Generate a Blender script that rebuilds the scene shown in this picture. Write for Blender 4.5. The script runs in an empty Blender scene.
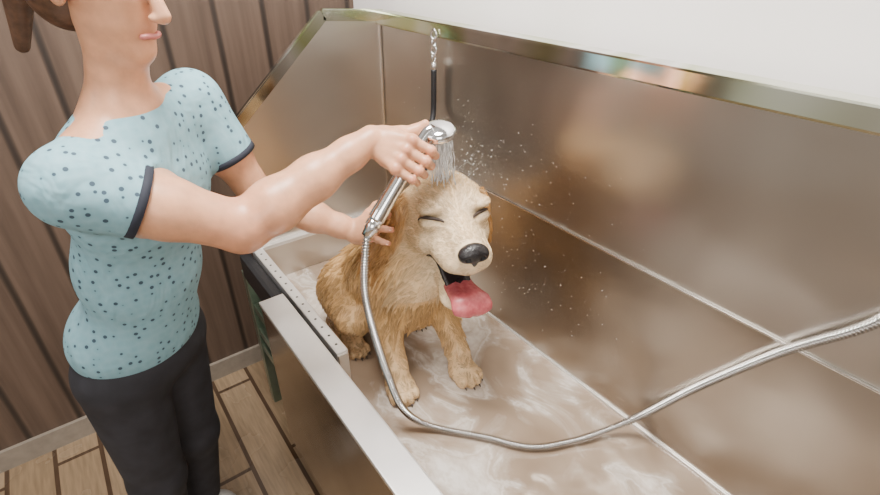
import bpy, bmesh, math, random
import numpy as np
from mathutils import Vector, Matrix
from mathutils.kdtree import KDTree
random.seed(7); rng = np.random.default_rng(7)
SC = bpy.context.scene; COL = SC.collection
A = lambda *v: np.array(v, dtype=float)
def nrm(v): v = np.asarray(v, float); return v/np.linalg.norm(v)

# ------------------------------------------------------------ materials
def new_mat(name):
    m = bpy.data.materials.new(name); m.use_nodes = True
    nt = m.node_tree; nt.nodes.clear()
    out = nt.nodes.new('ShaderNodeOutputMaterial'); b = nt.nodes.new('ShaderNodeBsdfPrincipled')
    nt.links.new(b.outputs[0], out.inputs[0])
    return m, nt, b
def setp(b, **k):
    for n, v in k.items(): b.inputs[n.replace('_', ' ')].default_value = v
def coords(nt, scale=(1,1,1), rot=(0,0,0)):
    tc = nt.nodes.new('ShaderNodeTexCoord'); mp = nt.nodes.new('ShaderNodeMapping')
    mp.inputs['Scale'].default_value = scale; mp.inputs['Rotation'].default_value = rot
    nt.links.new(tc.outputs['Object'], mp.inputs[0]); return mp.outputs[0]
def noise(nt, vec, scale, detail=4, dist=0, rough=.5):
    n = nt.nodes.new('ShaderNodeTexNoise'); n.inputs['Scale'].default_value = scale
    n.inputs['Detail'].default_value = detail; n.inputs['Distortion'].default_value = dist
    n.inputs['Roughness'].default_value = rough
    if vec is not None: nt.links.new(vec, n.inputs['Vector'])
    return n.outputs['Fac']
def ramp(nt, fac, stops, interp='LINEAR'):
    r = nt.nodes.new('ShaderNodeValToRGB'); r.color_ramp.interpolation = interp
    el = r.color_ramp.elements
    while len(el) < len(stops): el.new(.5)
    for e, (p, c) in zip(el, stops):
        e.position = p; e.color = (*c, 1) if len(c) == 3 else c
    nt.links.new(fac, r.inputs[0]); return r.outputs[0]
def bump(nt, b, h, strength, dist=.01):
    n = nt.nodes.new('ShaderNodeBump'); n.inputs['Strength'].default_value = strength
    n.inputs['Distance'].default_value = dist
    nt.links.new(h, n.inputs['Height']); nt.links.new(n.outputs[0], b.inputs['Normal'])
def mixc(nt, fac, a, bb, mode='MIX'):
    m = nt.nodes.new('ShaderNodeMix'); m.data_type = 'RGBA'; m.blend_type = mode
    for sock, v in ((m.inputs[0], fac), (m.inputs[6], a), (m.inputs[7], bb)):
        if isinstance(v, (int, float)): sock.default_value = v
        elif isinstance(v, tuple): sock.default_value = (*v, 1)
        else: nt.links.new(v, sock)
    return m.outputs[2]
def math_(nt, op, a, b=None, c=None):
    m = nt.nodes.new('ShaderNodeMath'); m.operation = op
    for i, v in enumerate((a, b, c)):
        if v is None: continue
        if isinstance(v, (int, float)): m.inputs[i].default_value = v
        else: nt.links.new(v, m.inputs[i])
    return m.outputs[0]
def steel(name, col, col2, rough=.28, wav=.25, stretch=(1.2, 1.2, 1.2), extra=None):
    m, nt, b = new_mat(name)
    v = coords(nt, stretch); n = noise(nt, v, 1.6, 2, .4)
    c = ramp(nt, n, extra if extra else [(.30, col), (.70, col2)])
    nt.links.new(c, b.inputs['Base Color'])
    fine = noise(nt, coords(nt, (2, 2, 2)), 2, 2)
    r = nt.nodes.new('ShaderNodeMapRange'); r.inputs['To Min'].default_value = max(.02, rough-.05); r.inputs['To Max'].default_value = rough+.06
    nt.links.new(fine, r.inputs[0]); nt.links.new(r.outputs[0], b.inputs['Roughness'])
    setp(b, Metallic=1.0)
    bump(nt, b, noise(nt, v, 4.5, 1), wav, .012)
    return m
def plain(name, col, rough=.5, metallic=0, var=.12, scale=30, bmp=0, **k):
    m, nt, b = new_mat(name)
    n = noise(nt, coords(nt), scale, 4)
    lo = tuple(c*(1-var) for c in col); hi = tuple(min(1, c*(1+var)) for c in col)
    nt.links.new(ramp(nt, n, [(.3, lo), (.7, hi)]), b.inputs['Base Color'])
    setp(b, Roughness=rough, Metallic=metallic, **k)
    if bmp: bump(nt, b, n, bmp, .003)
    return m

M = {}
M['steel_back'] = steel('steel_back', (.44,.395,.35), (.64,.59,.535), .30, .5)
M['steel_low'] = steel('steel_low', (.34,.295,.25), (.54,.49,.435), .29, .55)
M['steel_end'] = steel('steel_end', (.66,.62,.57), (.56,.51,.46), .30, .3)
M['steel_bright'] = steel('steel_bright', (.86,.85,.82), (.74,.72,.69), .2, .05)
M['steel_painted_reflect'] = steel('steel_painted_reflect', (0,0,0), (0,0,0), .12, .03, (1.6,.5,.5), [(.36, (.90,.90,.88)), (.46, (.48,.54,.28)), (.51, (.88,.89,.87)), (.58, (.22,.20,.16)), (.64, (.84,.84,.82))])  # olive and dark bands are reflections painted into the metal colour
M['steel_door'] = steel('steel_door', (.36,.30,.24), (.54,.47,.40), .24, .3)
M['steel_rim'] = plain('steel_rim', (.90,.89,.88), .36, .85, .04, 12)
M['rail_green'] = plain('rail_green', (.22,.27,.21), .3, .8, .15, 12)
M['chrome'] = plain('chrome', (.82,.82,.83), .1, 1, .03)
M['hose_metal'] = plain('hose_metal', (.56,.55,.54), .20, 1, .1)
M['black'] = plain('black_rubber', (.012,.012,.014), .45)
M['nose'] = plain('dog_nose', (.014,.012,.013), .25, 0, .3, 250, .5)
M['claw'] = plain('claw', (.06,.045,.035), .35)
M['eyeline'] = plain('eyeline', (.035,.02,.013), .5)
M['lip_black'] = plain('lip_black', (.02,.013,.013), .25)

def mat_attr(name, rough, var, scale, bmp, **k):
    m, nt, b = new_mat(name)
    a = nt.nodes.new('ShaderNodeAttribute'); a.attribute_name = 'Col'
    n = noise(nt, coords(nt), scale, 4)
    nt.links.new(mixc(nt, 1.0, a.outputs['Color'], ramp(nt, n, [(.3, (1-var,)*3), (.7, (1,1,1))]), 'MULTIPLY'), b.inputs['Base Color'])
    setp(b, Roughness=rough, **k)
    if bmp: bump(nt, b, n, bmp, .003)
    return m
M['dog'] = mat_attr('wet_golden_coat', .45, .2, 120, .4)
M['fur'] = mat_attr('wet_golden_fur', .24, .1, 40, 0)
M['skin'] = mat_attr('skin', .40, .2, 38, .3, Subsurface_Weight=.08, Subsurface_Scale=.02)
m, nt, b = new_mat('tongue')
n = noise(nt, coords(nt), 90, 3)
nt.links.new(ramp(nt, n, [(.3, (.42,.08,.095)), (.7, (.56,.14,.15))]), b.inputs['Base Color'])
setp(b, Roughness=.25, Subsurface_Weight=.15, Subsurface_Scale=.01); bump(nt, b, noise(nt, coords(nt), 500, 2), .25, .002); M['tongue'] = m
# soapy murky water
m, nt, b = new_mat('soapy_water')
v = coords(nt, (1, 1.25, 1))
big = noise(nt, v, 3.4, 2, .5); swirl = noise(nt, v, 4.6, 5, 1.8, .55); fine = noise(nt, v, 60, 4, .5)
base = ramp(nt, big, [(.36, (.25,.18,.125)), (.64, (.40,.31,.235))])
mask = ramp(nt, math_(nt, 'ADD', math_(nt, 'MULTIPLY', big, .60), math_(nt, 'MULTIPLY', swirl, .50)), [(.51, (0,0,0)), (.56, (.22,.22,.22)), (.582, (.62,.62,.62)), (.605, (.30,.30,.30)), (.64, (.60,.60,.60)), (.70, (.95,.95,.95))])
mask = mixc(nt, 1.0, mask, ramp(nt, fine, [(.3, (.65,.65,.65)), (.6, (1,1,1))]), 'MULTIPLY')
c = mixc(nt, mask, base, (.78,.73,.68))
nt.links.new(c, b.inputs['Base Color'])
setp(b, Roughness=.05, IOR=1.45, Coat_Weight=.8, Coat_Roughness=.02); bump(nt, b, noise(nt, v, 9, 1, .6), .6, .014); M['water'] = m
m, nt, b = new_mat('clear_water')
n = noise(nt, coords(nt), 40, 2)
nt.links.new(ramp(nt, n, [(0, (.93,.95,.96)), (1, (1,1,1))]), b.inputs['Base Color'])
setp(b, Roughness=.08, IOR=1.33, Transmission_Weight=.35); M['spray'] = m
# room
m, nt, b = new_mat('wood_wall')
v = coords(nt, (1, 1, .06)); n = noise(nt, v, 30, 4)
w = nt.nodes.new('ShaderNodeTexWave'); w.bands_direction = 'Y'; w.inputs['Scale'].default_value = 1.9; w.inputs['Distortion'].default_value = 0
nt.links.new(coords(nt), w.inputs[0])
base = ramp(nt, n, [(.3, (.07,.044,.031)), (.7, (.12,.079,.057))])
gr = ramp(nt, w.outputs['Fac'], [(0, (.25,.25,.25)), (.06, (1,1,1))])
nt.links.new(mixc(nt, 1.0, base, gr, 'MULTIPLY'), b.inputs['Base Color']); setp(b, Roughness=.5); M['wood_wall'] = m
m, nt, b = new_mat('floor_tile')
br = nt.nodes.new('ShaderNodeTexBrick'); br.inputs['Scale'].default_value = 1
br.inputs['Brick Width'].default_value = .9; br.inputs['Row Height'].default_value = .15; br.inputs['Mortar Size'].default_value = .008
br.inputs['Color1'].default_value = (.27,.185,.11,1); br.inputs['Color2'].default_value = (.34,.24,.15,1); br.inputs['Mortar'].default_value = (.08,.047,.028,1)
nt.links.new(coords(nt), br.inputs['Vector'])
g = noise(nt, coords(nt, (3, 30, 1)), 3, 5)
nt.links.new(mixc(nt, 1.0, br.outputs['Color'], ramp(nt, g, [(.3, (.7,.7,.7)), (.7, (1,1,1))]), 'MULTIPLY'), b.inputs['Base Color'])
wet = noise(nt, coords(nt), 5, 3); rr_ = ramp(nt, wet, [(.42, (.35,.35,.35)), (.52, (.05,.05,.05))]); nt.links.new(rr_, b.inputs['Roughness']); M['floor'] = m
M['white_wall'] = plain('white_wall', (.87,.83,.81), .7, 0, .02, 3)
M['baseboard'] = plain('baseboard', (.25,.21,.17), .5)
m, nt, b = new_mat('dotted_cloth')
vo = nt.nodes.new('ShaderNodeTexVoronoi'); vo.inputs['Scale'].default_value = 55; vo.inputs['Randomness'].default_value = .55
nt.links.new(coords(nt), vo.inputs['Vector'])
nt.links.new(ramp(nt, vo.outputs['Distance'], [(.0, (.04,.07,.10)), (.20, (.04,.07,.10)), (.24, (.20,.38,.44)), (1, (.26,.44,.50))]), b.inputs['Base Color'])
setp(b, Roughness=.8); bump(nt, b, noise(nt, coords(nt, (1,1,.6)), 11, 3, .6), .7, .03); M['shirt'] = m
M['hem'] = plain('navy_hem', (.015,.018,.03), .8)
M['trousers'] = plain('trousers', (.02,.02,.026), .8, 0, .3, 20, .3)
M['shoe'] = plain('shoe', (.5,.48,.46), .6)
M['hair'] = plain('hair', (.10,.05,.028), .45, 0, .4, 60, .5)
M['lips'] = plain('lips', (.5,.16,.14), .4)
M['eye_white'] = plain('eye_white', (.8,.78,.75), .2)

# ------------------------------------------------------------ mesh helpers
ORG = {}
def tag(o, label=None, cat=None, group=None, kind=None):
    if label: o['label'] = label
    if cat: o['category'] = cat
    if group: o['group'] = group
    if kind: o['kind'] = kind
    return o
def empty(name, loc, label, cat, group=None):
    o = bpy.data.objects.new(name, None); o.empty_display_size = .1; COL.objects.link(o); o.location = loc
    ORG[o.name] = A(*loc); return tag(o, label, cat, group)
def mesh_np(name, V, F, mat, parent=None, smooth=True, col=None, org=None):
    V = np.asarray(V, float); F = np.asarray(F, np.int32)
    base = ORG[parent.name] if parent is not None else (A(*org) if org is not None else A(0,0,0))
    me = bpy.data.meshes.new(name); n = F.shape[1]
    me.vertices.add(len(V)); me.vertices.foreach_set('co', (V-base).astype(np.float32).ravel())
    me.loops.add(F.size); me.loops.foreach_set('vertex_index', F.ravel())
    me.polygons.add(len(F)); me.polygons.foreach_set('loop_start', np.arange(0, F.size, n, dtype=np.int32))
    me.update(calc_edges=True); me.validate()
    me.polygons.foreach_set('use_smooth', np.full(len(me.polygons), smooth)); 
    if col is not None:
        a = me.color_attributes.new('Col', 'FLOAT_COLOR', 'POINT')
        a.data.foreach_set('color', np.c_[col, np.ones(len(col))].astype(np.float32).ravel())
    me.materials.append(mat); o = bpy.data.objects.new(name, me); COL.objects.link(o)
    if parent is not None: o.parent = parent; ORG[o.name] = base
    else: o.location = base; ORG[o.name] = base
    return o
def mesh_bm(name, bm, mat, parent=None, smooth=False, org=None):
    base = ORG[parent.name] if parent is not None else (A(*org) if org is not None else A(0,0,0))
    bmesh.ops.recalc_face_normals(bm, faces=bm.faces)
    bmesh.ops.translate(bm, verts=bm.verts, vec=-Vector(base))
    me = bpy.data.meshes.new(name); bm.to_mesh(me); bm.free()
    for p in me.polygons: p.use_smooth = smooth
    me.materials.append(mat); o = bpy.data.objects.new(name, me); COL.objects.link(o)
    if parent is not None: o.parent = parent; ORG[o.name] = base
    else: o.location = base; ORG[o.name] = base
    return o
def box(bm, lo, hi, bev=0):
    c = [(a+b)/2 for a, b in zip(lo, hi)]; s = [b-a for a, b in zip(lo, hi)]
    r = bmesh.ops.create_cube(bm, size=1, matrix=Matrix.Translation(c) @ Matrix.Diagonal((*s, 1)))
    if bev:
        es = list({e for v in r['verts'] for e in v.link_edges})
        bmesh.ops.bevel(bm, geom=es, offset=bev, segments=2, affect='EDGES', profile=.7)
def boxo(name, lo, hi, mat, parent=None, bev=0, org=None):
    bm = bmesh.new(); box(bm, lo, hi, bev); return mesh_bm(name, bm, mat, parent, False, org)
def bar(bm, a, b, w, h, up=(0,0,1), bev=0):
    a = Vector(a); b = Vector(b); z = (b-a).normalized(); x = Vector(up).cross(z).normalized(); y = z.cross(x)
    mt = Matrix((x, y, z)).transposed().to_4x4(); mt.translation = (a+b)/2
    r = bmesh.ops.create_cube(bm, size=1, matrix=mt @ Matrix.Diagonal((w, h, (b-a).length, 1)))
    if bev:
        es = list({e for v in r['verts'] for e in v.link_edges})
        bmesh.ops.bevel(bm, geom=es, offset=bev, segments=2, affect='EDGES')
def spline(pts, n):
    P = np.asarray(pts, float); P = np.vstack([2*P[0]-P[1], P, 2*P[-1]-P[-2]]); out = []
    for i in range(1, len(P)-2):
        t = np.linspace(0, 1, n, endpoint=False)[:, None]
        p0, p1, p2, p3 = P[i-1], P[i], P[i+1], P[i+2]
        out.append(.5*((2*p1)+(-p0+p2)*t+(2*p0-5*p1+4*p2-p3)*t**2+(-p0+3*p1-3*p2+p3)*t**3))
    return np.vstack(out+[P[-2][None]])
def resample(P, n):
    d = np.r_[0, np.cumsum(np.linalg.norm(np.diff(P, axis=0), axis=1))]; s = np.linspace(0, d[-1], n)
    return np.c_[[np.interp(s, d, P[:, i]) for i in range(3)]].T
def tube_vf(P, R, sides=12, off=0):
    P = np.asarray(P, float); n = len(P); R = np.broadcast_to(R, n)
    T = np.gradient(P, axis=0); T /= np.linalg.norm(T, axis=1)[:, None]+1e-12
    u = np.cross(T[0], [0,0,1.]); 
    if np.linalg.norm(u) < .1: u = np.cross(T[0], [1.,0,0])
    u = nrm(u); V = []; ang = np.linspace(0, 2*np.pi, sides, endpoint=False)
    for i in range(n):
        u = nrm(u-T[i]*np.dot(u, T[i])); w = np.cross(T[i], u)
        V.append(P[i]+R[i]*(np.cos(ang)[:, None]*u+np.sin(ang)[:, None]*w))
    V = np.vstack(V+[P[0][None], P[-1][None]]); F = []
    for i in range(n-1):
        for j in range(sides):
            k = (j+1) % sides; F.append((i*sides+j, i*sides+k, (i+1)*sides+k, (i+1)*sides+j))
    c0 = n*sides; c1 = c0+1
    for j in range(0, sides):
        k = (j+1) % sides
        F.append((c0, k, j, j)); F.append((c1, (n-1)*sides+j, (n-1)*sides+k, (n-1)*sides+k))
    return V, F
def poly_obj(name, V, F, mat, parent=None, smooth=True, org=None):
    bm = bmesh.new(); vs = [bm.verts.new(v) for v in V]
    for f in F:
        f = list(dict.fromkeys(f))
        if len(f) >= 3:
            try: bm.faces.new([vs[i] for i in f])
            except ValueError: pass
    return mesh_bm(name, bm, mat, parent, smooth, org)
def tube(name, P, R, mat, parent=None, sides=12, org=None):
    V, F = tube_vf(P, R, sides); return poly_obj(name, V, F, mat, parent, True, org)

# ------------------------------------------------------------ SDF sculpting
class Sdf:
    def __init__(s): s.ops = []
    def cone(s, a, b, ra, rb, k=.02, cut=False, sub=False):
        a = A(*a); b = A(*b); ab = b-a; L = ab@ab+1e-12; dn = ab/np.sqrt(L)
        def d(P):
            pa = P-a; t = np.clip(pa@ab/L, 0, 1)
            r = np.linalg.norm(pa-t[:, None]*ab, axis=1)-(ra+t*(rb-ra))
            if cut: r = np.maximum(r, (P-b)@dn)
            return r
        m = max(ra, rb); s.ops.append((d, np.minimum(a, b)-m, np.maximum(a, b)+m, k, sub)); return s
    def ell(s, c, r, ax=None, k=.02, sub=False):
        c = A(*c); r = A(*r); ax = np.eye(3) if ax is None else np.asarray(ax, float)
        def d(P):
            q = (P-c)@ax.T; k0 = np.linalg.norm(q/r, axis=1); k1 = np.linalg.norm(q/(r*r), axis=1)+1e-9
            return k0*(k0-1)/k1
        m = r.max(); s.ops.append((d, c-m, c+m, k, sub)); return s
    def chain(s, pts, rs, k=.02, cut=False):
        for i in range(len(pts)-1):
            s.cone(pts[i], pts[i+1], rs[i], rs[i+1], k, cut and i == len(pts)-2)
        return s
    @staticmethod
    def comb(D, d, k, sub):
        if sub:
            h = np.maximum(k-np.abs(-d-D), 0)/k; return np.maximum(D, -d)+h*h*k*.25
        h = np.maximum(k-np.abs(D-d), 0)/k; return np.minimum(D, d)-h*h*k*.25
    def ev(s, P):
        D = np.full(len(P), .1)
        for d, lo, hi, k, sub in s.ops: D = s.comb(D, d(P), k, sub)
        return D
    def grad(s, P, e=.0015):
        G = np.zeros_like(P)
        for v in (A(1,-1,-1), A(-1,-1,1), A(-1,1,-1), A(1,1,1)): G += v*s.ev(P+e*v)[:, None]
        return G/(np.linalg.norm(G, axis=1)[:, None]+1e-12)
    def project(s, P, n=6):
        P = np.atleast_2d(np.asarray(P, float)).copy()
        for _ in range(n): P -= s.grad(P)*s.ev(P)[:, None]*.9
        return P
    def mesh(s, h, clampz=None, refine=True):
        lo = np.min([o[1] for o in s.ops if not o[4]], axis=0)-.02; hi = np.max([o[2] for o in s.ops if not o[4]], axis=0)+.02
        N = np.ceil((hi-lo)/h).astype(int)+1; F = np.full(N, .1, np.float32); mg = .03
        for d, a, bb, k, sub in s.ops:
            i0 = np.clip(np.floor((a-mg-lo)/h).astype(int), 0, N-1); i1 = np.clip(np.ceil((bb+mg-lo)/h).astype(int)+1, 1, N)
            g = np.stack(np.meshgrid(*[lo[q]+h*np.arange(i0[q], i1[q]) for q in range(3)], indexing='ij'), -1)
            sl = tuple(slice(i0[q], i1[q]) for q in range(3)); sh = g.shape[:3]
            F[sl] = s.comb(F[sl].ravel(), d(g.reshape(-1, 3)), k, sub).reshape(sh)
        S = F < 0; c = np.zeros(N-1, np.int8)
        cs = [(i, j, k) for i in (0,1) for j in (0,1) for k in (0,1)]
        for i, j, k in cs: c += S[i:N[0]-1+i, j:N[1]-1+j, k:N[2]-1+k]
        act = (c > 0) & (c < 8); I = np.argwhere(act); pos = np.zeros((len(I), 3)); cnt = np.zeros(len(I))
        for p in cs:
            for q in range(3):
                if p[q] == 0:
                    r = list(p); r[q] = 1
                    fa = F[tuple((I+p).T)]; fb = F[tuple((I+r).T)]; mk = (fa < 0) != (fb < 0)
                    t = np.where(mk, fa/(fa-fb+1e-12), 0); e = np.array(p, float)+t[:, None]*(np.array(r)-np.array(p))
                    pos += e*mk[:, None]; cnt += mk
        V = lo+h*(I+pos/cnt[:, None]); vid = np.full(N-1, -1, np.int32); vid[act] = np.arange(len(I)); Q = []
        for ax in range(3):
            u, w = (ax+1) % 3, (ax+2) % 3
            s0 = [slice(1, None)]*3; s0[ax] = slice(0, -1); s1 = [slice(1, None)]*3; s1[ax] = slice(1, None)
            E = np.argwhere(S[tuple(s0)] != S[tuple(s1)]); off = np.ones(3, int); off[ax] = 0; E = E+off
            E = E[(E[:, u] < N[u]-1) & (E[:, w] < N[w]-1)]
            eu = np.zeros(3, int); eu[u] = 1; ew = np.zeros(3, int); ew[w] = 1
            q = np.stack([vid[tuple((E-eu-ew).T)], vid[tuple((E-ew).T)], vid[tuple(E.T)], vid[tuple((E-eu).T)]], 1)
            fl = ~S[tuple(E.T)]; q[fl] = q[fl][:, ::-1]; Q.append(q)
        Q = np.vstack(Q); Q = Q[(Q >= 0).all(1)]
        if refine:
            for _ in range(2): V = V-s.grad(V)*s.ev(V)[:, None]*.7
        if clampz is not None: V[:, 2] = np.maximum(V[:, 2], clampz)
        return V, Q

# ------------------------------------------------------------ camera
th = math.atan(307/500); yaw = math.radians(36.3)
Fh = Vector((-math.cos(yaw), math.sin(yaw), 0)); Rv = Vector((math.sin(yaw), math.cos(yaw), 0))
Fv = Fh*math.cos(th)-Vector((0,0,1))*math.sin(th); Uv = Rv.cross(Fv)
cam = bpy.data.cameras.new('camera'); co = bpy.data.objects.new('camera', cam); COL.objects.link(co)
mt = Matrix((Rv, Uv, -Fv)).transposed().to_4x4(); mt.translation = (0, 0, 1.08); co.matrix_world = mt
cam.sensor_width = 36; cam.lens = 500/880*36; cam.shift_x = 8/880; cam.clip_start = .01; SC.camera = co
def ray(px, py): return A(*((px-432)*Rv+(247.5-py)*Uv+500*Fv))
CP = A(0,0,1.08)

# ------------------------------------------------------------ room
FZ = -.62
tag(boxo('floor', (-1.9,-2.6,FZ-.05), (2.4,1.02,FZ), M['floor']), kind='structure', label='wood-look plank tile floor', cat='floor')
tag(boxo('wall_left', (-2.0,-2.6,FZ), (-1.9,1.12,2.2), M['wood_wall']), kind='structure', label='brown vertical wood panel wall', cat='wall')
tag(boxo('wall_back', (-1.9,1.02,FZ), (2.4,1.12,2.2), M['white_wall']), kind='structure', label='white wall above the steel tub', cat='wall')
tag(boxo('baseboard_left', (-1.9,-2.6,FZ), (-1.885,1.02,FZ+.09), M['baseboard']), kind='structure', label='baseboard of the wood panel wall', cat='baseboard')

# ------------------------------------------------------------ tub
X0, X1 = -1.57, .35
tub = empty('dog_wash_tub', (-.61, .64, FZ), 'stainless steel dog washing tub with high splash panels and low front door', 'tub')
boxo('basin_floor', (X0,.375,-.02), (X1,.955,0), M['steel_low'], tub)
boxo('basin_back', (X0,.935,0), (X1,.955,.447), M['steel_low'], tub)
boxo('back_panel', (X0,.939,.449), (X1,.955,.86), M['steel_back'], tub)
boxo('seam_strip', (X0,.9325,.4445), (X1,.939,.4485), M['steel_bright'], tub, .001)
boxo('floor_seam', (X0,.929,.008), (X1,.936,.017), M['steel_rim'], tub, .003)
boxo('top_trim', (X0-.02,.920,.842), (X1,.968,.884), M['steel_painted_reflect'], tub, .005)
def prism(name, prof, x0, x1, mat):
    V = [(x0, y, z) for y, z in prof]+[(x1, y, z) for y, z in prof]; n = len(prof)
    F = [tuple(range(n)), tuple(range(2*n-1, n-1, -1))]+[(i, (i+1) % n, n+(i+1) % n, n+i) for i in range(n)]
    return poly_obj(name, V, F, mat, tub, False)
prism('end_panel', [(.955,-.02),(.955,.862),(.73,.878),(.395,.575),(.395,-.12)], X0-.015, X0, M['steel_end'])
bm = bmesh.new()
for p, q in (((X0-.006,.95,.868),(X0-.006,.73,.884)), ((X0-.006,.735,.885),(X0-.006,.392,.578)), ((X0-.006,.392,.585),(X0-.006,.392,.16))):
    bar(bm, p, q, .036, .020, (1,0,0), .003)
mesh_bm('end_trim', bm, M['steel_painted_reflect'], tub)
boxo('corner_seam', (X0,.931,.0), (X0+.006,.936,.85), M['steel_bright'], tub)
boxo('end_ledge', (X0,.405,.152), (X0+.022,.934,.166), M['steel_rim'], tub, .003)
prism('far_end_panel', [(.955,-.02),(.955,.862),(.73,.878),(.395,.575),(.395,-.12)], X1, X1+.015, M['steel_end'])
rim = boxo('front_rim', (X0,.372,-.12), (-.926,.405,.16), M['steel_rim'], tub, .004)
boxo('rim_end_plate', (-.928,.374,-.10), (-.921,.403,.152), M['steel_end'], rim, .002)
for i in range(14):
    x = -1.52+i*.043
    bm = bmesh.new(); bmesh.ops.create_uvsphere(bm, u_segments=10, v_segments=6, radius=.0038, matrix=Matrix.Translation((x,.388,.160)) @ Matrix.Diagonal((1,1,.3,1)))
    mesh_bm('rivet', bm, M['black'], rim, True)
boxo('front_apron', (-.926,.378,-.12), (X1,.405,-.001), M['steel_end'], tub, .003)
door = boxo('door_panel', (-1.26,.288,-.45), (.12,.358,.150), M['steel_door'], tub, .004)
boxo('door_cap', (-1.263,.285,.146), (.123,.361,.160), M['steel_rim'], door, .004)
boxo('door_end_cap', (-1.266,.290,-.445), (-1.258,.356,.145), M['steel_end'], door, .002)
boxo('door_rail', (-1.25,.355,-.10), (.1,.380,-.07), M['steel_end'], tub, .003)
for z in (-.10, -.22, -.30): boxo('guide_rail', (-1.62,.340,z-.016), (-1.24,.372,z+.016), M['rail_green'], tub, .004)
boxo('guide_post', (-1.64,.335,FZ), (-1.60,.372,.05), M['rail_green'], tub, .003)
boxo('rubber_bumper', (-1.60,.330,.04), (-1.275,.370,.14), M['black'], tub, .014)
for x in (-1.52, .28):
    for y in (.40, .92):
        lg = boxo('leg', (x-.022,y-.022,FZ+.02), (x+.022,y+.022,-.02), M['steel_end'], tub, .004)
        bm = bmesh.new(); bmesh.ops.create_cone(bm, cap_ends=True, segments=20, radius1=.03, radius2=.022, depth=.024, matrix=Matrix.Translation((x,y,FZ+.012)))
        mesh_bm('foot', bm, M['black'], lg, True)
boxo('stretcher', (-1.52,.39,-.40), (.28,.415,-.365), M['steel_end'], tub, .003)
boxo('stretcher', (-1.53,.40,-.40), (-1.505,.92,-.365), M['steel_end'], tub, .003)
tube('hose_outlet', [(-.05,.940,.70),(-.05,.91,.70),(-.05,.905,.695),(-.05,.905,.655)], [.024,.014,.014,.014], M['chrome'], tub, 16)

# water in basin
nx, ny = 160, 50
xs = np.linspace(X0+.001, X1-.001, nx); ys = np.linspace(.4055, .9345, ny)
gx, gy = np.meshgrid(xs, ys, indexing='ij')
gz = .010+.0014*np.sin(gx*31+2*np.sin(gy*17))*np.sin(gy*27+gx*9)
V = np.c_[gx.ravel(), gy.ravel(), gz.ravel()]
F = [(i*ny+j, (i+1)*ny+j, (i+1)*ny+j+1, i*ny+j+1) for i in range(nx-1) for j in range(ny-1)]
tag(mesh_np('soapy_water', V, F, M['water'], org=(-.61,.64,0)), 'shallow brown soapy water with white foam swirls on tub floor', 'water', kind='stuff')

# ------------------------------------------------------------ dog
dog = empty('golden_retriever', (-1.0,.60,0), 'wet golden retriever sitting in steel tub, eyes closed and tongue out', 'dog')
D = Sdf(); HS = 1.27
hy, hp = math.radians(20), math.radians(3)
f = A(math.cos(hy)*math.cos(hp), -math.sin(hy)*math.cos(hp), -math.sin(hp)); l = A(math.sin(hy), math.cos(hy), 0); u = np.cross(f, l)
HAX = np.array([f, l, u]); HC = A(-.838,.656,.558)
def H(a, b, c): return HC+HS*(a*f+b*l+c*u)
def toH(P): return ((P-HC)@HAX.T)/HS
def S_(*r): return tuple(HS*x for x in r)
# trunk
D.ell((-1.145,.60,.155), (.128,.120,.140), k=.04)
D.chain([(-1.12,.60,.20),(-1.04,.60,.27),(-.97,.60,.32),(-.91,.605,.34)], [.104,.102,.102,.092], .05)
D.ell((-.922,.605,.28), (.083,.090,.135), k=.05)
D.chain([(-.93,.61,.37),(-.915,.628,.44),(-.895,.645,.50)], [.088,.078,.066], .05)
D.cone((-.87,.61,.37), (-.86,.628,.44), .046, .042, .05)
# front legs
def foreleg(sh, el, wr, pw, yawp):
    D.chain([sh, el, wr], [.058,.042,.030], .03)
    D.cone(wr, (pw[0]-.012, pw[1], pw[2]+.012), .030, .033, .02)
    c, s = math.cos(yawp), math.sin(yawp); fx = A(c,s,0); fy = A(-s,c,0); ax = [fx, fy, (0,0,1)]
    D.ell(pw, (.047,.041,.029), ax, .015)
    for o, g in ((-.030,.024),(-.0102,.037),(.0102,.037),(.030,.024)):
        D.ell(A(*pw)+fx*g+fy*o-A(0,0,.004), (.022,.0122,.020), ax, .003)
        b = A(*pw)+fx*(g+.018)+fy*o-A(0,0,.010)
        tube('claw', [b, b+fx*.006-A(0,0,.002), b+fx*.009-A(0,0,.006)], [.0028,.0024,.0008], M['claw'], dog, 8)
foreleg((-.935,.545,.29), (-.93,.525,.20), (-.865,.512,.075), (-.835,.508,.029), -.25)
foreleg((-.92,.662,.29), (-.885,.682,.20), (-.81,.688,.075), (-.781,.686,.029), .0)
# hind legs
for sgn in (-1, 1):
    y = .60+sgn*.08; yy = .60+sgn*.110
    D.ell((-1.145,y,.14), (.112,.060,.115), k=.04)
    D.cone((-1.15,y,.17), (-1.05,yy,.15), .083, .055, .04)
    D.cone((-1.05,yy,.14), (-1.18,yy,.05), .045, .03, .02)
    D.chain([(-1.18,yy,.04),(-1.10,yy,.028),(-1.06,yy,.026)], [.028,.028,.03], .02)
    for o, g in ((-.024,.016),(-.008,.026),(.008,.026),(.024,.016)):
        D.ell((-1.055+g,yy+o,.02), (.018,.010,.017), k=.004)
        b = A(-1.055+g+.014, yy+o, .016)
        tube('claw', [b, b+A(.006,0,-.003), b+A(.010,0,-.007)], [.003,.0026,.0008], M['claw'], dog, 8)
D.chain([(-1.24,.60,.09),(-1.31,.65,.045),(-1.36,.74,.035),(-1.36,.84,.03)], [.04,.034,.03,.018], .03)
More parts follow.
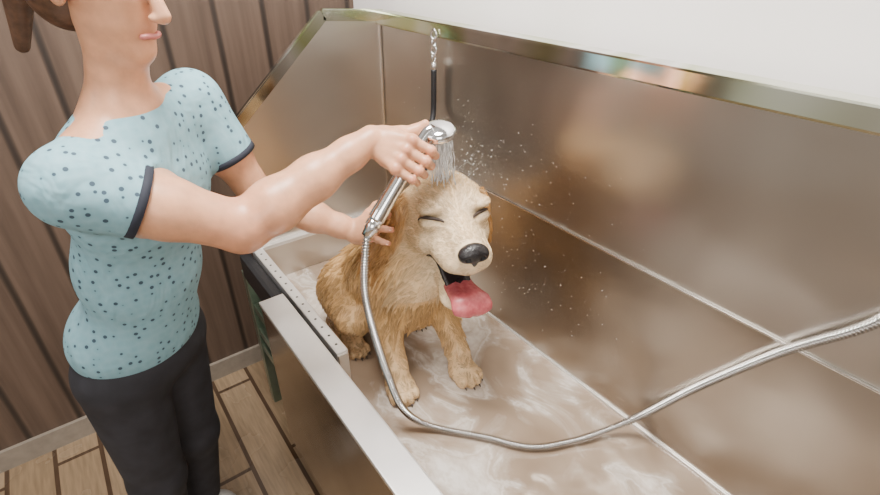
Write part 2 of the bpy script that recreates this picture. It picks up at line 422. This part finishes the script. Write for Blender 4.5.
# head
D.ell(H(-.016,0,-.012), S_(.078,.068,.058), HAX, .03)
D.ell(H(.010,0,.004), S_(.050,.048,.036), HAX, .03)               # forehead dome
D.ell(H(-.005,0,-.046), S_(.062,.067,.046), HAX, .03)
for s in (-1, 1):
    D.ell(H(.034,s*.031,.012), S_(.026,.025,.016), HAX, .02)      # brow
    D.ell(H(.046,s*.046,.016), S_(.018,.022,.009), HAX, .010)     # upper lid
    D.ell(H(.052,s*.044,-.007), S_(.018,.021,.011), HAX, .008)    # lower lid
    D.ell(H(.028,s*.047,-.050), S_(.044,.027,.033), HAX, .03)     # cheek
D.cone(H(.035,0,-.034), H(.124,0,-.040), HS*.043, HS*.035, .025)
D.cone(H(.045,0,-.008), H(.138,0,-.022), HS*.025, HS*.021, .02)
for s in (-1, 1):
    D.ell(H(.110,s*.025,-.048), S_(.037,.023,.025), HAX, .012)     # flews
    D.ell(H(.076,s*.031,-.050), S_(.040,.021,.025), HAX, .012)
D.cone(H(.000,0,-.104), H(.088,0,-.154), HS*.040, HS*.030, .02)    # lower jaw
D.ell(H(.098,0,-.154), S_(.034,.036,.017), HAX, .015)
ca = .38
CAX = np.array([nrm(f*math.cos(ca)-u*math.sin(ca)), l, nrm(u*math.cos(ca)+f*math.sin(ca))])
CAV = Sdf().ell(H(.112,0,-.106), S_(.084,.068,.026), CAX, .004)
D.ops.append((CAV.ops[0][0], CAV.ops[0][1], CAV.ops[0][2], .008, True))
for s in (-1, 1):      # folded ear flaps hanging back beside the cheek
    D.ell(H(-.028,s*.062,-.012), S_(.024,.016,.022), HAX, .02)
    D.ell(H(-.028,s*.083,-.045), S_(.032,.012,.042), HAX, .006)
    D.ell(H(-.030,s*.093,-.088), S_(.031,.012,.044), HAX, .005)
    D.ell(H(-.028,s*.097,-.126), S_(.018,.010,.030), HAX, .005)
DV, DQ = D.mesh(.0048, clampz=0.0015)
hair_lin = dict(cream=A(.90,.69,.44), gold=A(.77,.475,.205), dark=A(.54,.30,.115), leg=A(.82,.57,.32), ear=A(.50,.26,.09))
def ss(x, a, b): t = np.clip((x-a)/(b-a), 0, 1); return t*t*(3-2*t)
def pn(P, s, ph=0): return np.sin(P[:,0]*s+ph+2*np.sin(P[:,1]*s*.7+ph))*np.sin(P[:,2]*s*1.3+ph+1.5*np.sin(P[:,0]*s*.5))
def earw(q): 
    return ss(np.abs(q[:,1]), .062, .074)*(1-ss(q[:,0], .000, .014))*(1-ss(q[:,2], .004, .020))*ss(q[:,2], -.165, -.155)*ss(q[:,0], -.085, -.07)
def headw(q):
    r = np.linalg.norm(q*A(.9,1,.85), axis=1)
    hd = 1-ss(r+.016*np.sin(q[:,2]*160+q[:,1]*90)+.010*np.sin(q[:,0]*230-q[:,1]*170), .060, .165); return np.maximum(hd, ss(q[:,0], .01, .05)*(q[:,2] > -.20))
def dog_color(P, raw=False):
    q = toH(P); C = np.tile(hair_lin['gold'], (len(P), 1))
    w = (.5+.5*pn(P, 26, 1)); C = C*(1-w[:, None]*.3)+hair_lin['dark']*w[:, None]*.3
    w = ss(-P[:,0], .96, 1.15)*.4; C = C*(1-w[:, None])+hair_lin['dark']*w[:, None]
    w = 1-ss(P[:,2], .04, .24); C = C*(1-w[:, None])+hair_lin['leg']*w[:, None]
    hd = headw(q); C = C*(1-hd[:, None])+hair_lin['cream']*hd[:, None]
    st = .5+.5*np.sin(q[:,1]*420+3*np.sin(q[:,0]*90)+2*np.sin(q[:,2]*110))
    tan = ss(q[:,2], .010, .045)*(.22+.25*st)*(1-ss(q[:,0], .02, .06))+np.exp(-((q[:,1])/.010)**2)*(q[:,0] > .03)*.25*(q[:,2] > -.02)+.35*ss(np.abs(q[:,1]), .042, .066)*(q[:,0] < .06)+.12*st
    tan = np.clip(tan, 0, .7)*hd; C = C*(1-tan[:, None])+hair_lin['gold']*tan[:, None]
    er = earw(q); C = C*(1-er[:, None])+hair_lin['ear']*er[:, None]
    ey = np.exp(-(((q[:,0]-.054)/.025)**2+((np.abs(q[:,1])-.045)/.026)**2+((q[:,2]-.005)/.011)**2)); C *= (1-.6*ey)[:, None]
    if raw:
        cv = CAV.ev(P); w = 1-ss(cv, .002, .007); C = C*(1-w[:, None])+A(.022,.013,.012)*w[:, None]
    return C
body = mesh_np('body', DV, DQ, M['dog'], dog, True, dog_color(DV, True))
# nose
N = Sdf(); N.ell(H(.151,0,-.018), S_(.016,.0245,.018), HAX, .006)
for s in (-1, 1):
    N.ell(H(.153,s*.015,-.020), S_(.012,.0115,.012), HAX, .006)
N.cone(H(.158,0,-.034), H(.150,0,-.055), .006, .003, .006)
for s in (-1, 1): N.ell(H(.169,s*.013,-.022), S_(.009,.0058,.0046), HAX, .003, True)
NV, NQ = N.mesh(.0017); mesh_np('nose', NV, NQ, M['nose'], dog)
# dark lips lining the opening of the mouth
LP = Sdf(); LP.ops.append((lambda P: np.maximum(D.ev(P)-.0032, CAV.ev(P)-.0085), CAV.ops[0][1], CAV.ops[0][2], .0001, False))
LV, LQ = LP.mesh(.0027, refine=False); mesh_np('lips', LV, LQ, M['lip_black'], dog)
# closed eyes
for s in (-1, 1):
    pts = spline([H(.073,s*.021,-.004), H(.070,s*.032,.003), H(.064,s*.045,.005), H(.055,s*.056,.002), H(.045,s*.065,-.007)], 6)
    pp = D.project(pts); g = D.grad(pp); pp = pp+g*.0014
    n = len(pp); r = .0012+.0029*np.sin(np.linspace(0, np.pi, n))
    tube('closed_eye', pp, r, M['eyeline'], dog, 8)
# tongue
cl = spline([H(.045,.0,-.118), H(.080,.001,-.128), H(.112,.003,-.126), H(.138,.005,-.121), H(.153,.006,-.130), H(.158,.007,-.144), H(.154,.007,-.156)], 8)
n = len(cl); s_ = np.linspace(0, 1, n); wd = HS*np.interp(s_, [0,.3,.5,.7,.85,.93,.98,1], [.024,.031,.036,.0385,.036,.029,.018,.005]); thk = .0085*np.interp(s_, [0,.85,1],[1,1,.5])
T = np.gradient(cl, axis=0); T /= np.linalg.norm(T, axis=1)[:, None]; V = []; m_ = 24
for i in range(n):
    nn = np.cross(T[i], l)*( -1 if np.cross(T[0], l)@u < 0 else 1); nn = nrm(nn)
    for j in range(m_):
        a = 2*np.pi*j/m_; x = math.cos(a); z = math.sin(a)
        gro = -.004*math.exp(-(x*wd[i]/.006)**2)*(z > 0)-.007*abs(x)**2.2
        V.append(cl[i]+l*wd[i]*x+nn*(thk[i]*np.sign(z)*abs(z)**.7+gro))
F = [(i*m_+j, i*m_+(j+1) % m_, (i+1)*m_+(j+1) % m_, (i+1)*m_+j) for i in range(n-1) for j in range(m_)]
F += [tuple(range(m_)), tuple(range((n-1)*m_, n*m_))]
poly_obj('tongue', V, F, M['tongue'], dog)

# fur locks
def make_fur(count, nclump):
    tri = DV[DQ]; a = np.linalg.norm(np.cross(tri[:,2]-tri[:,0], tri[:,3]-tri[:,1]), axis=1)*.5
    cen = tri.mean(1); q = toH(cen); rr = np.linalg.norm(q, axis=1)
    wt = a*np.where(rr < .15, 3.4, 1.0); wt /= wt.sum()
    def samp(n):
        id_ = rng.choice(len(DQ), n, p=wt); uv = rng.random((n, 2))
        t = tri[id_]; P = (t[:,0]*(1-uv[:,:1])+t[:,1]*uv[:,:1])*(1-uv[:,1:])+(t[:,3]*(1-uv[:,:1])+t[:,2]*uv[:,:1])*uv[:,1:]
        return P
    def info(P):
        n = D.grad(P, .004); q = toH(P)
        hd = 1-ss(np.linalg.norm(q, axis=1), .10, .15); hd = np.maximum(hd, ss(q[:,0], .02, .05)*(q[:,2] > -.20))
        ear = earw(q) > .5
        fl = np.tile(A(-.30,0,-1.), (len(P), 1)); fl[:,1] += .15*np.sign(P[:,1]-.6)
        fh = -f*1.0+l*np.sign(q[:,1:2])*.25-u*.35; w = (hd*(~ear))[:, None]; fl = fl*(1-w)+fh*w
        fl += .18*np.c_[pn(P,45,0), pn(P,45,2), pn(P,45,4)]*(1-.8*w)
        t = fl-n*np.sum(fl*n, 1)[:, None]; t /= np.linalg.norm(t, axis=1)[:, None]+1e-6
        L = np.full(len(P), .064); z = P[:,2]
        L = np.where((P[:,0] < -1.0)&(z > .05), .046, L)
        L = L*(.30+.70*ss(z, .07, .26)); L = np.where(z < .05, .009, L)
        Lh = .009+.011*ss(-q[:,0], -.08, .03)
        L = L*(1-hd)+Lh*hd; L = np.where(ear, .036, L)
        return n, t, L, hd, ear
    P = samp(count); n, t, L, hd, ear = info(P); q = toH(P)
    nose = N.ev(P) < .004
    eye = (((q[:,0]-.058)/.022)**2+((np.abs(q[:,1])-.044)/.022)**2+((q[:,2]-.003)/.004)**2) < 1
    keep = ~nose & ~eye & (CAV.ev(P) > .0092) & (P[:,2] > .012)
    P, n, t, L, hd, ear = P[keep], n[keep], t[keep], L[keep], hd[keep], ear[keep]
    Cs = samp(nclump); cn, ct, cL, chd, _ = info(Cs); kd = KDTree(len(Cs))
    for i, c_ in enumerate(Cs): kd.insert(c_, i)
    kd.balance(); ci = np.array([kd.find(p)[1] for p in P])
    L = L*rng.uniform(.85, 1.15, len(P))*rng.uniform(.75, 1.25, nclump)[ci]; segs = 5; rings = []
    lift = .03+.03*rng.random(len(P)); grav = A(0,0,-1)
    for s in np.linspace(0, 1, segs):
        X = P+t*(L*s)[:, None]+n*(L*lift*(s-.5*s*s))[:, None]+grav*(L*.10*s*s*(1-hd))[:, None]
        Cx = Cs[ci]+ct[ci]*(L*s)[:, None]+cn[ci]*(L*.08*s)[:, None]
        w = (.90*s**.9*(1-.6*hd))[:, None]; dl = np.linalg.norm(Cx-X, axis=1)[:, None]; w = np.where(dl > .035, w*.3, w)
        rings.append(X*(1-w)+Cx*w-n*.0015*(s == 0))
    R = np.stack(rings, 1)
    for i in range(1, segs):
        dv = D.ev(R[:, i]); lo_, hi_ = .0005, np.where(hd > .5, .0020, .002+.004*i/segs)
        adj = np.where(dv < lo_, lo_-dv, np.where(dv > hi_, (hi_-dv)*.85, 0)); adj = np.clip(adj, -.03, .012)
        ix = np.abs(adj) > 1e-5; R[ix, i] += D.grad(R[ix, i], .003)*adj[ix, None]
    d = R[:, -1]-R[:, 0]; sd = np.cross(d, n); sd /= np.linalg.norm(sd, axis=1)[:, None]+1e-9
    up = np.cross(sd, d); up /= np.linalg.norm(up, axis=1)[:, None]+1e-9
    wv = np.array([1,1.0,.85,.6,.12]); r0 = np.where(hd > .5, .00042, .00080)*rng.uniform(.7, 1.3, len(P)); r0 = np.where(ear, .0008, r0)
    VV = np.zeros((len(P), segs, 3, 3))
    for j in range(3):
        a_ = 2*np.pi*j/3; o = sd*math.cos(a_)+up*math.sin(a_)*.7
        VV[:, :, j] = R+o[:, None, :]*(r0[:, None]*wv[None])[:, :, None]
    nv = segs*3; base = (np.arange(len(P))*nv)[:, None]; fs = []
    for i in range(segs-1):
        for j in range(3):
            k = (j+1) % 3; fs.append([i*3+j, i*3+k, (i+1)*3+k, (i+1)*3+j])
    F = (base[:, None, :]+np.array(fs)[None]).reshape(-1, 4)
    cl_ = rng.uniform(.80, 1.12, (nclump, 1))[ci]
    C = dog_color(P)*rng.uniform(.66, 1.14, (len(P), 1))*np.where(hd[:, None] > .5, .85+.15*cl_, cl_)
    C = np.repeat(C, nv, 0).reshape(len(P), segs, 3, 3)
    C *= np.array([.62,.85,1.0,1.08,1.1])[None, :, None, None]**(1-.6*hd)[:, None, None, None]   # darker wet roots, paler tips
    return VV.reshape(-1, 3), F, np.clip(C.reshape(-1, 3), 0, .95)
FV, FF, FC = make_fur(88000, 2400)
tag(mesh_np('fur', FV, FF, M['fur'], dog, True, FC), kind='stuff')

# ------------------------------------------------------------ hand shower
sh = empty('hand_shower', (-.82,.585,.735), 'chrome hand shower with flexible metal hose held above the dog', 'shower')
hA = A(-.815,.45,.577); hB = A(-.82,.585,.735); hd_ = nrm(hB-hA)
P = [hA, hA+hd_*.01, hA+hd_*.03, hA+hd_*.08, hA+hd_*.15, hB, hB+A(.004,.016,.010)]
tube('handle', spline(P, 5), np.interp(np.linspace(0,1,31), [0,.1,.3,.6,1], [.015,.0185,.0185,.0155,.015]), M['chrome'], sh, 20)
fn = nrm(A(-.10,.20,-.96))
hc = hB+A(.004,.030,.012)
fx = nrm(np.cross(fn, A(1,0,0))); fy = np.cross(fn, fx)
def lathe(name, c, ax, prof, mat, parent, seg=36):
    ex = nrm(np.cross(ax, A(1,0,0))); ey = np.cross(ax, ex); V = []; n = len(prof)
    for r, h in prof:
        for j in range(seg):
            a = 2*np.pi*j/seg; V.append(c+ax*h+r*(math.cos(a)*ex+math.sin(a)*ey))
    F = [(i*seg+j, i*seg+(j+1) % seg, (i+1)*seg+(j+1) % seg, (i+1)*seg+j) for i in range(n-1) for j in range(seg)]
    F += [tuple(range(seg)), tuple(range((n-1)*seg, n*seg))]
    return poly_obj(name, V, F, mat, parent)
lathe('shower_head', hc, fn, [(.004,-.008),(.016,-.007),(.029,-.003),(.037,.002),(.039,.008),(.039,.015),(.037,.018)], M['chrome'], sh)
fp = lathe('face_plate', hc, fn, [(.034,.0175),(.034,.020),(.031,.021)], plain('grey_plate', (.35,.36,.37), .4), sh)
lathe('hose_connector', hA, -hd_, [(.012,-.004),(.0165,0),(.0165,.018),(.0135,.022),(.0115,.036)], M['chrome'], sh, 20)
hp_ = [hA-hd_*.03, A(-.805,.418,.525), A(-.79,.400,.43), A(-.765,.403,.32), A(-.745,.42,.20), A(-.725,.44,.10), A(-.70,.475,.045), A(-.66,.52,.024),
       A(-.58,.590,.023), A(-.49,.663,.023), A(-.44,.76,.025), A(-.405,.845,.040), A(-.36,.895,.10), A(-.275,.912,.26), A(-.17,.912,.44), A(-.08,.908,.57), A(-.05,.905,.66)]
NH = 1900; hs_ = resample(spline(hp_, 20), NH)
i_ = np.arange(NH); tube('hose', hs_, .0078+.0022*np.cos(i_*2*np.pi/7), M['hose_metal'], sh, 12)

# spray streams
bm_V, bm_F = [], []
top_c = hc+fn*.021
for i in range(80):
    rr = [.006,.012,.017,.022,.028][i % 5]; a = i*2.399
    p0 = top_c+rr*(math.cos(a)*fx+math.sin(a)*fy)
    ln = .03
    while ln < .16 and D.ev(np.array([p0+fn*ln]))[0] > .003: ln += .004
    if i % 4 == 0: ln *= random.uniform(.5, .9)
    off = A(random.uniform(-.012,.012), random.uniform(-.012,.012), 0)
    pts = np.array([p0+fn*ln*t_+off*t_*t_+A(.001*math.sin(9*t_+i),.001*math.cos(8*t_+i*2),0) for t_ in np.linspace(0,1,16)])
    V, F = tube_vf(pts, .0009+.0006*np.sin(np.linspace(0,22,16)+i), 6)
    o = sum(len(v) for v in bm_V); bm_V.append(V); bm_F += [tuple(x+o for x in q) for q in F]
tag(poly_obj('water_spray', np.vstack(bm_V), bm_F, M['spray'], None, True, org=tuple(top_c)), 'thin streams of water falling from shower head onto dog', 'water', kind='stuff')
bm = bmesh.new()
for i in range(500):
    if i < 150: p = (random.gauss(-.81,.055), random.gauss(.66,.055), random.uniform(.61,.71))
    elif i < 240: p = (random.gauss(-.72,.10), random.gauss(.80,.06), random.uniform(.25,.66))
    elif i < 340:
        an = random.uniform(0, 6.283); q0 = A(-.835,.65,.635); p = tuple(q0+A(.05*math.cos(an), .05*math.sin(an), random.uniform(0,.025))*random.uniform(.6,1.5))
    else: p = (random.gauss(-.95,.22), .934, random.uniform(.2,.7))
    if D.ev(np.array([p]))[0] < .004 or p[1] > .935: continue
    bmesh.ops.create_icosphere(bm, subdivisions=1, radius=random.uniform(.0004,.0011), matrix=Matrix.Translation(p))
tag(mesh_bm('water_droplets', bm, M['spray'], None, True, org=(-.78,.72,.5)), 'small water droplets splashing around the dog head', 'water', kind='stuff')

# ------------------------------------------------------------ tether
tx, ty = -1.233, .912
te = empty('tether', (tx,ty,.86), 'black grooming tether hanging by metal chain from top rail', 'tether')
def torus(name, c, R, r, rot, mat, sx=1):
    V, F = [], []; n1, n2 = 20, 8
    mtx = Matrix.Translation(c) @ rot
    for i in range(n1):
        for j in range(n2):
            a = 2*math.pi*i/n1; b_ = 2*math.pi*j/n2; rr = R+r*math.cos(b_)
            V.append(mtx @ Vector((rr*math.cos(a), r*math.sin(b_), rr*math.sin(a)*sx)))
            F.append((i*n2+j, ((i+1) % n1)*n2+j, ((i+1) % n1)*n2+(j+1) % n2, i*n2+(j+1) % n2))
    return poly_obj(name, V, F, mat, te)
z = .850
for i in range(4):
    torus('chain_link', (tx, ty, z), .009, .003, Matrix.Rotation(math.radians(20+90*(i % 2)), 4, 'Z'), M['chrome'], 1.5); z -= .0205
tube('clip', [(tx,ty,z+.012),(tx,ty,z+.002),(tx,ty,z-.008),(tx,ty,z-.02)], [.004,.009,.009,.007], M['chrome'], te, 12)
tube('leash', spline([(tx,ty,z-.012),(tx,ty,.70),(tx+.002,ty-.004,.62),(-1.19,.86,.56),(-1.06,.76,.515),(-.955,.69,.50)], 8), .0085, M['black'], te, 10)

# ------------------------------------------------------------ person
SKIN = A(.68,.34,.195)
pr = empty('person', (-1.15,-.03,FZ), 'person in dotted teal top and dark trousers showering the dog with both arms reaching', 'person')
B = Sdf()
fw = nrm(A(.76,.65,0)); lt = nrm(A(-.65,.76,0)); PAX = np.array([fw, lt, A(0,0,1)])
G = A(-.82,.545,.690); s = hd_; Ri = A(math.sin(yaw), math.cos(yaw), 0)
a = nrm(Ri-s*(Ri@s)); n_ = np.cross(a, s)
G = hA+s*((G-hA)@s)
def W(x, y, z_): return G+a*x+s*y+n_*z_
RS, RE, RW = A(-.94,-.03,.745), A(-.90,.205,.606), W(-.090,-.004,.012)
TIP = CP+ray(410,224)*.00246; LW = CP+ray(357,232)*.00250
for _ in range(5): TIP = TIP+D.grad(TIP[None])[0]*max(0, .012-D.ev(TIP[None])[0])
hl = np.linalg.norm(TIP-LW)/.165; print('TIP', TIP, 'LW', LW, 'hl', hl, D.ev(TIP[None]))
LS, LE = A(-1.15,.215,.795), LW+nrm(A(-.125,-.178,.095))*.245
def arm(S, E, Wr, q=1):
    B.chain([S, S*.5+E*.5, E], [.056*q,.051*q,.046*q], .03)
    B.chain([E, E*.76+Wr*.24, E*.45+Wr*.55, E*.18+Wr*.82, Wr], [.046*q,.050*q,.042*q,.031*q,.0275*q], .02)
arm(RS, RE, RW, 1.03); arm(LS, LE, LW, .86)
offs = [.034, .0115, -.011, -.032]; fr = [.0098,.0104,.0100,.0086]; ln = [1,1.06,1,.88]
for o, r, q in zip(offs, fr, ln):
    mcp = W(-.014, o, .032); B.chain([W(-.075, o*.45, .012), mcp], [.0155,.0122], .008)
    B.ell(mcp+n_*.003, (.0132,)*3, None, .005)
    pip = W(.029*q, o*1.06, .029); dip = W(.040*q, o*1.02, .001); tip = W(.024, o*.99, -.020)
    B.chain([mcp, pip], [r+.0008, r-.0004], .003); B.chain([pip, dip, tip], [r-.0004, r-.0012, r-.0020], .001)
    B.ell(pip+n_*.002, (r*1.12,)*3, None, .003)
B.ell(W(-.042,.0,.012), (.042,.040,.018), [a, s, n_], .015)
B.chain([W(-.078,.018,.0), W(-.045,.038,-.006), W(-.024,.058,-.006), W(-.012,.080,.0)], [.017,.0155,.012,.0092], .010)
a2 = nrm(TIP-LW); up2 = A(.45,-.40,.80); n2 = nrm(up2-a2*(up2@a2)); s2 = np.cross(n2, a2)
sg = 1 if s2@A(*Uv) > 0 else -1
def L2(x, y, z_): return LW+a2*x*hl+s2*(y*sg)+n2*z_
def pushed(p, r):
    p = p.copy()
    for _ in range(5):
        dv = D.ev(p[None])[0]
        if dv < r+.005: p = p+nrm(D.grad(p[None])[0]+n2*.8)*(r+.005-dv)
    return p
tips = []
for o, r, q in ((.030,.0092,.93),(.010,.0096,1.0),(-.010,.0092,.95),(-.028,.0080,.8)):
    mcp = pushed(L2(.085, o, .004), .012); B.chain([L2(.0, o*.45, 0), mcp], [.018,.0128], .014)
    p1 = pushed(L2(.085+.040*q, o*1.5, .008), r); p2 = pushed(L2(.085+.062*q, o*1.75, .002), r); p3 = pushed(L2(.085+.080*q, o*1.85, -.008), r)
    B.chain([mcp, p1, p2, p3], [r+.002, r, r-.0008, r-.002], .003); tips.append((p3, nrm(p3-p2), r))
B.ell(L2(.045,0,.0), (.045,.036,.016), [a2, s2, n2], .015)
B.chain([L2(.015,.018,-.004), L2(.045,.044,-.008), pushed(L2(.072,.062,-.010), .010), pushed(L2(.096,.072,-.014), .008)], [.016,.0138,.0108,.0085], .008)
# torso, neck, head, legs
B.ell((-1.06,.07,.68), (.096,.150,.155), PAX, .05)
B.ell((-1.10,.03,.49), (.086,.122,.15), PAX, .06)
B.ell((-1.14,-.02,.27), (.103,.150,.12), PAX, .06)
B.cone(RS+A(0,0,-.01), A(-1.045,.085,.810), .048, .052, .04); B.cone(LS+A(0,0,-.01), A(-1.045,.085,.810), .048, .052, .04)
B.cone((-1.05,.075,.81), (-1.025,.10,.93), .050, .047, .03)
fc = A(-1.02,.105,1.03)
hpf = nrm(fw*.95-A(0,0,.28)); hpl = lt; hpu = np.cross(hpf, hpl); FAX = np.array([hpf, hpl, hpu])
def K(x, y, z_): return fc+hpf*x+hpl*y+hpu*z_
B.ell(K(-.01,0,.03), (.092,.074,.090), FAX, .03); B.ell(K(.025,0,-.045), (.060,.055,.065), FAX, .03); B.ell(K(.062,0,-.092), (.022,.024,.018), FAX, .025)
B.cone(K(.085,0,.02), K(.108,0,-.022), .008, .0125, .012)
LEG = []
for q in (-1, 1):
    B.ell(K(.100,q*.010,-.027), (.009,.007,.006), FAX, .006)
    B.ell(K(.070,q*.032,.012), (.02,.017,.013), FAX, .01, True)
    B.ell(K(-.005,q*.076,-.005), (.018,.009,.030), FAX, .006)
    hip = A(-1.15,-.03,.22)+lt*q*.075; kn = A(-1.17,-.05,-.17)+lt*q*.078; an = A(-1.23,-.09,-.54)+lt*q*.08; LEG.append((hip, kn, an))
    B.chain([hip, kn, an], [.083,.054,.036], .03)
    B.cone(an+A(0,0,-.03), an+fw*.13+A(0,0,-.045), .03, .024, .03)
BV, BQ = B.mesh(.0035)
c = np.tile(SKIN, (len(BV), 1)); kn_ = np.zeros(len(BV))
for o, q in zip(offs, ln):
    for X in (W(.029*q, o*1.02, .036), W(.042*q, o, .0), W(-.014, o, .042), W(.024, o*.95, -.02)): kn_ += np.exp(-np.sum((BV-X)**2, 1)/.009**2)
for p3, _, r in tips: kn_ += np.exp(-np.sum((BV-p3)**2, 1)/.012**2)
kn_ += .6*np.exp(-np.sum((BV-RE)**2, 1)/.07**2)
c = c*(1-np.clip(kn_, 0, 1)[:, None]*A(.05,.28,.30))
pbody = mesh_np('body', BV, BQ, M['skin'], pr, True, c)
nail = plain('nail', (.85,.58,.48), .2)
def add_nail(c0, dr, nn, sc=1):
    nn = nrm(nn-dr*(nn@dr)); sd = np.cross(nn, dr)
    bm = bmesh.new(); mm = Matrix(((*dr, 0), (*sd, 0), (*nn, 0), (0,0,0,1))).transposed(); mm.translation = c0
    bmesh.ops.create_uvsphere(bm, u_segments=12, v_segments=8, radius=1, matrix=mm @ Matrix.Diagonal((.0065*sc,.0052*sc,.0018,1)))
    mesh_bm('fingernail', bm, nail, pr, True)
for p3, dr, r in tips: add_nail(p3+n2*(r-.0028), dr, n2)
for o, q in zip(offs, ln):
    p0, p1 = W(.040*q, o*.98, .001), W(.024, o*.95, -.020); dr = nrm(p1-p0); nn = a-dr*(a@dr)
    add_nail(p1-dr*.002+nrm(nn)*.0068, dr, nn)
# clothing
C_ = Sdf(); g = .009
C_.ell((-1.06,.07,.68), (.096+g+.006,.150+g,.145+g), PAX, .05); C_.ell((-1.10,.03,.49), (.086+g+.01,.122+g+.01,.15), PAX, .06)
C_.ell((-1.14,-.02,.32), (.103+g+.008,.150+g,.12), PAX, .06)
C_.cone(RS+A(0,0,-.01), A(-1.045,.085,.790), .048+g, .052+g, .04); C_.cone(LS+A(0,0,-.01), A(-1.045,.085,.790), .048+g, .052+g, .04)
C_.cone(RS, RS+(RE-RS)*.36, .064, .064, .03, True)
C_.cone(LS, LS+(LE-LS)*.55, .062, .058, .03, True)
CV, CQ = C_.mesh(.006); shirt = mesh_np('shirt', CV, CQ, M['shirt'], pr)
for S0, E0, tt, r in ((RS, RE, .36, .0655), (LS, LE, .55, .0595)):
    e = S0+(E0-S0)*tt; dd = nrm(E0-S0); tube('sleeve_hem', [e-dd*.012, e-dd*.010, e+dd*.003, e+dd*.004], [r-.004, r+.0005, r+.0005, r-.006], M['hem'], pr, 28)
Tn = Sdf(); Tn.ell((-1.145,-.025,.25), (.116,.163,.115), PAX, .06)
for hip, kn, an in LEG: Tn.chain([hip, kn, an+A(0,0,.01)], [.094,.068,.055], .03, True)
TV, TQ = Tn.mesh(.007); mesh_np('trousers', TV, TQ, M['trousers'], pr)
for hip, kn, an in LEG:
    Sh = Sdf()
    Sh.cone(an+A(0,0,-.035), an+fw*.06+A(0,0,-.035), .041, .042, .02); Sh.cone(an+fw*.06+A(0,0,-.038), an+fw*.145+A(0,0,-.045), .042, .032, .03)
    SV, SQ = Sh.mesh(.006, clampz=FZ+.001); mesh_np('shoe', SV, SQ, M['shoe'], pr)
Hr = Sdf(); Hr.ell(K(-.022,0,.045), (.096,.084,.092), FAX, .03); Hr.ell(K(-.05,0,-.01), (.062,.080,.085), FAX, .03)
Hr.cone(K(-.085,0,.03), K(-.15,0,-.02), .03, .032, .02); Hr.cone(K(-.15,0,-.02), K(-.165,0,-.16), .03, .012, .02)
Hr.ell(K(.085,0,-.035), (.10,.064,.098), FAX, .01, True)
HV, HQ = Hr.mesh(.005); mesh_np('hair', HV, HQ, M['hair'], pr)
tube('mouth', spline([K(.083,-.022,-.060), K(.092,-.010,-.057), K(.094,0,-.058), K(.092,.010,-.057), K(.083,.022,-.060)], 5), np.r_[.0015, np.full(19,.0045), .0015], M['lips'], pr, 8)
for q in (-1, 1):
    ey = bmesh.new(); bmesh.ops.create_uvsphere(ey, u_segments=16, v_segments=10, radius=.012, matrix=Matrix.Translation(K(.066,q*.031,.012))); e_ = mesh_bm('eye', ey, M['eye_white'], pr, True)
    pu = bmesh.new(); bmesh.ops.create_uvsphere(pu, u_segments=12, v_segments=8, radius=.0055, matrix=Matrix.Translation(K(.0745,q*.031,.009))); mesh_bm('iris', pu, M['hair'], e_, True)
    tube('eyebrow', [K(.082,q*.018,.033), K(.083,q*.032,.037), K(.072,q*.048,.033)], [.002,.003,.0015], M['hair'], pr, 6)

# ------------------------------------------------------------ light
wd_ = bpy.data.worlds.new('world'); SC.world = wd_; wd_.use_nodes = True
nt = wd_.node_tree; bg = nt.nodes['Background']
tc = nt.nodes.new('ShaderNodeTexCoord'); nz = noise(nt, tc.outputs['Generated'], 2.0, 2)
nt.links.new(ramp(nt, nz, [(.35, (.52,.45,.38)), (.65, (1.0,.95,.89))]), bg.inputs[0]); bg.inputs[1].default_value = .8
def area(name, loc, tgt, size, e, col=(1,1,1)):
    L = bpy.data.lights.new(name, 'AREA'); L.size = size; L.energy = e; L.color = col
    o = bpy.data.objects.new(name, L); COL.objects.link(o); o.location = loc
    o.rotation_euler = (Vector(tgt)-Vector(loc)).to_track_quat('-Z', 'Y').to_euler()
area('ceiling_light', (-.7,.25,2.3), (-.8,.65,0), .6, 100, (1,.97,.92))
area('added_front_light', (1.6,-1.2,1.7), (-.8,.6,.3), 1.4, 45, (1,.96,.91))  # soft unseen source added behind the camera to light dog and tub
area('fill_light', (-1.0,-1.8,1.9), (-1.2,.9,.5), 1.0, 14, (1,.95,.9))
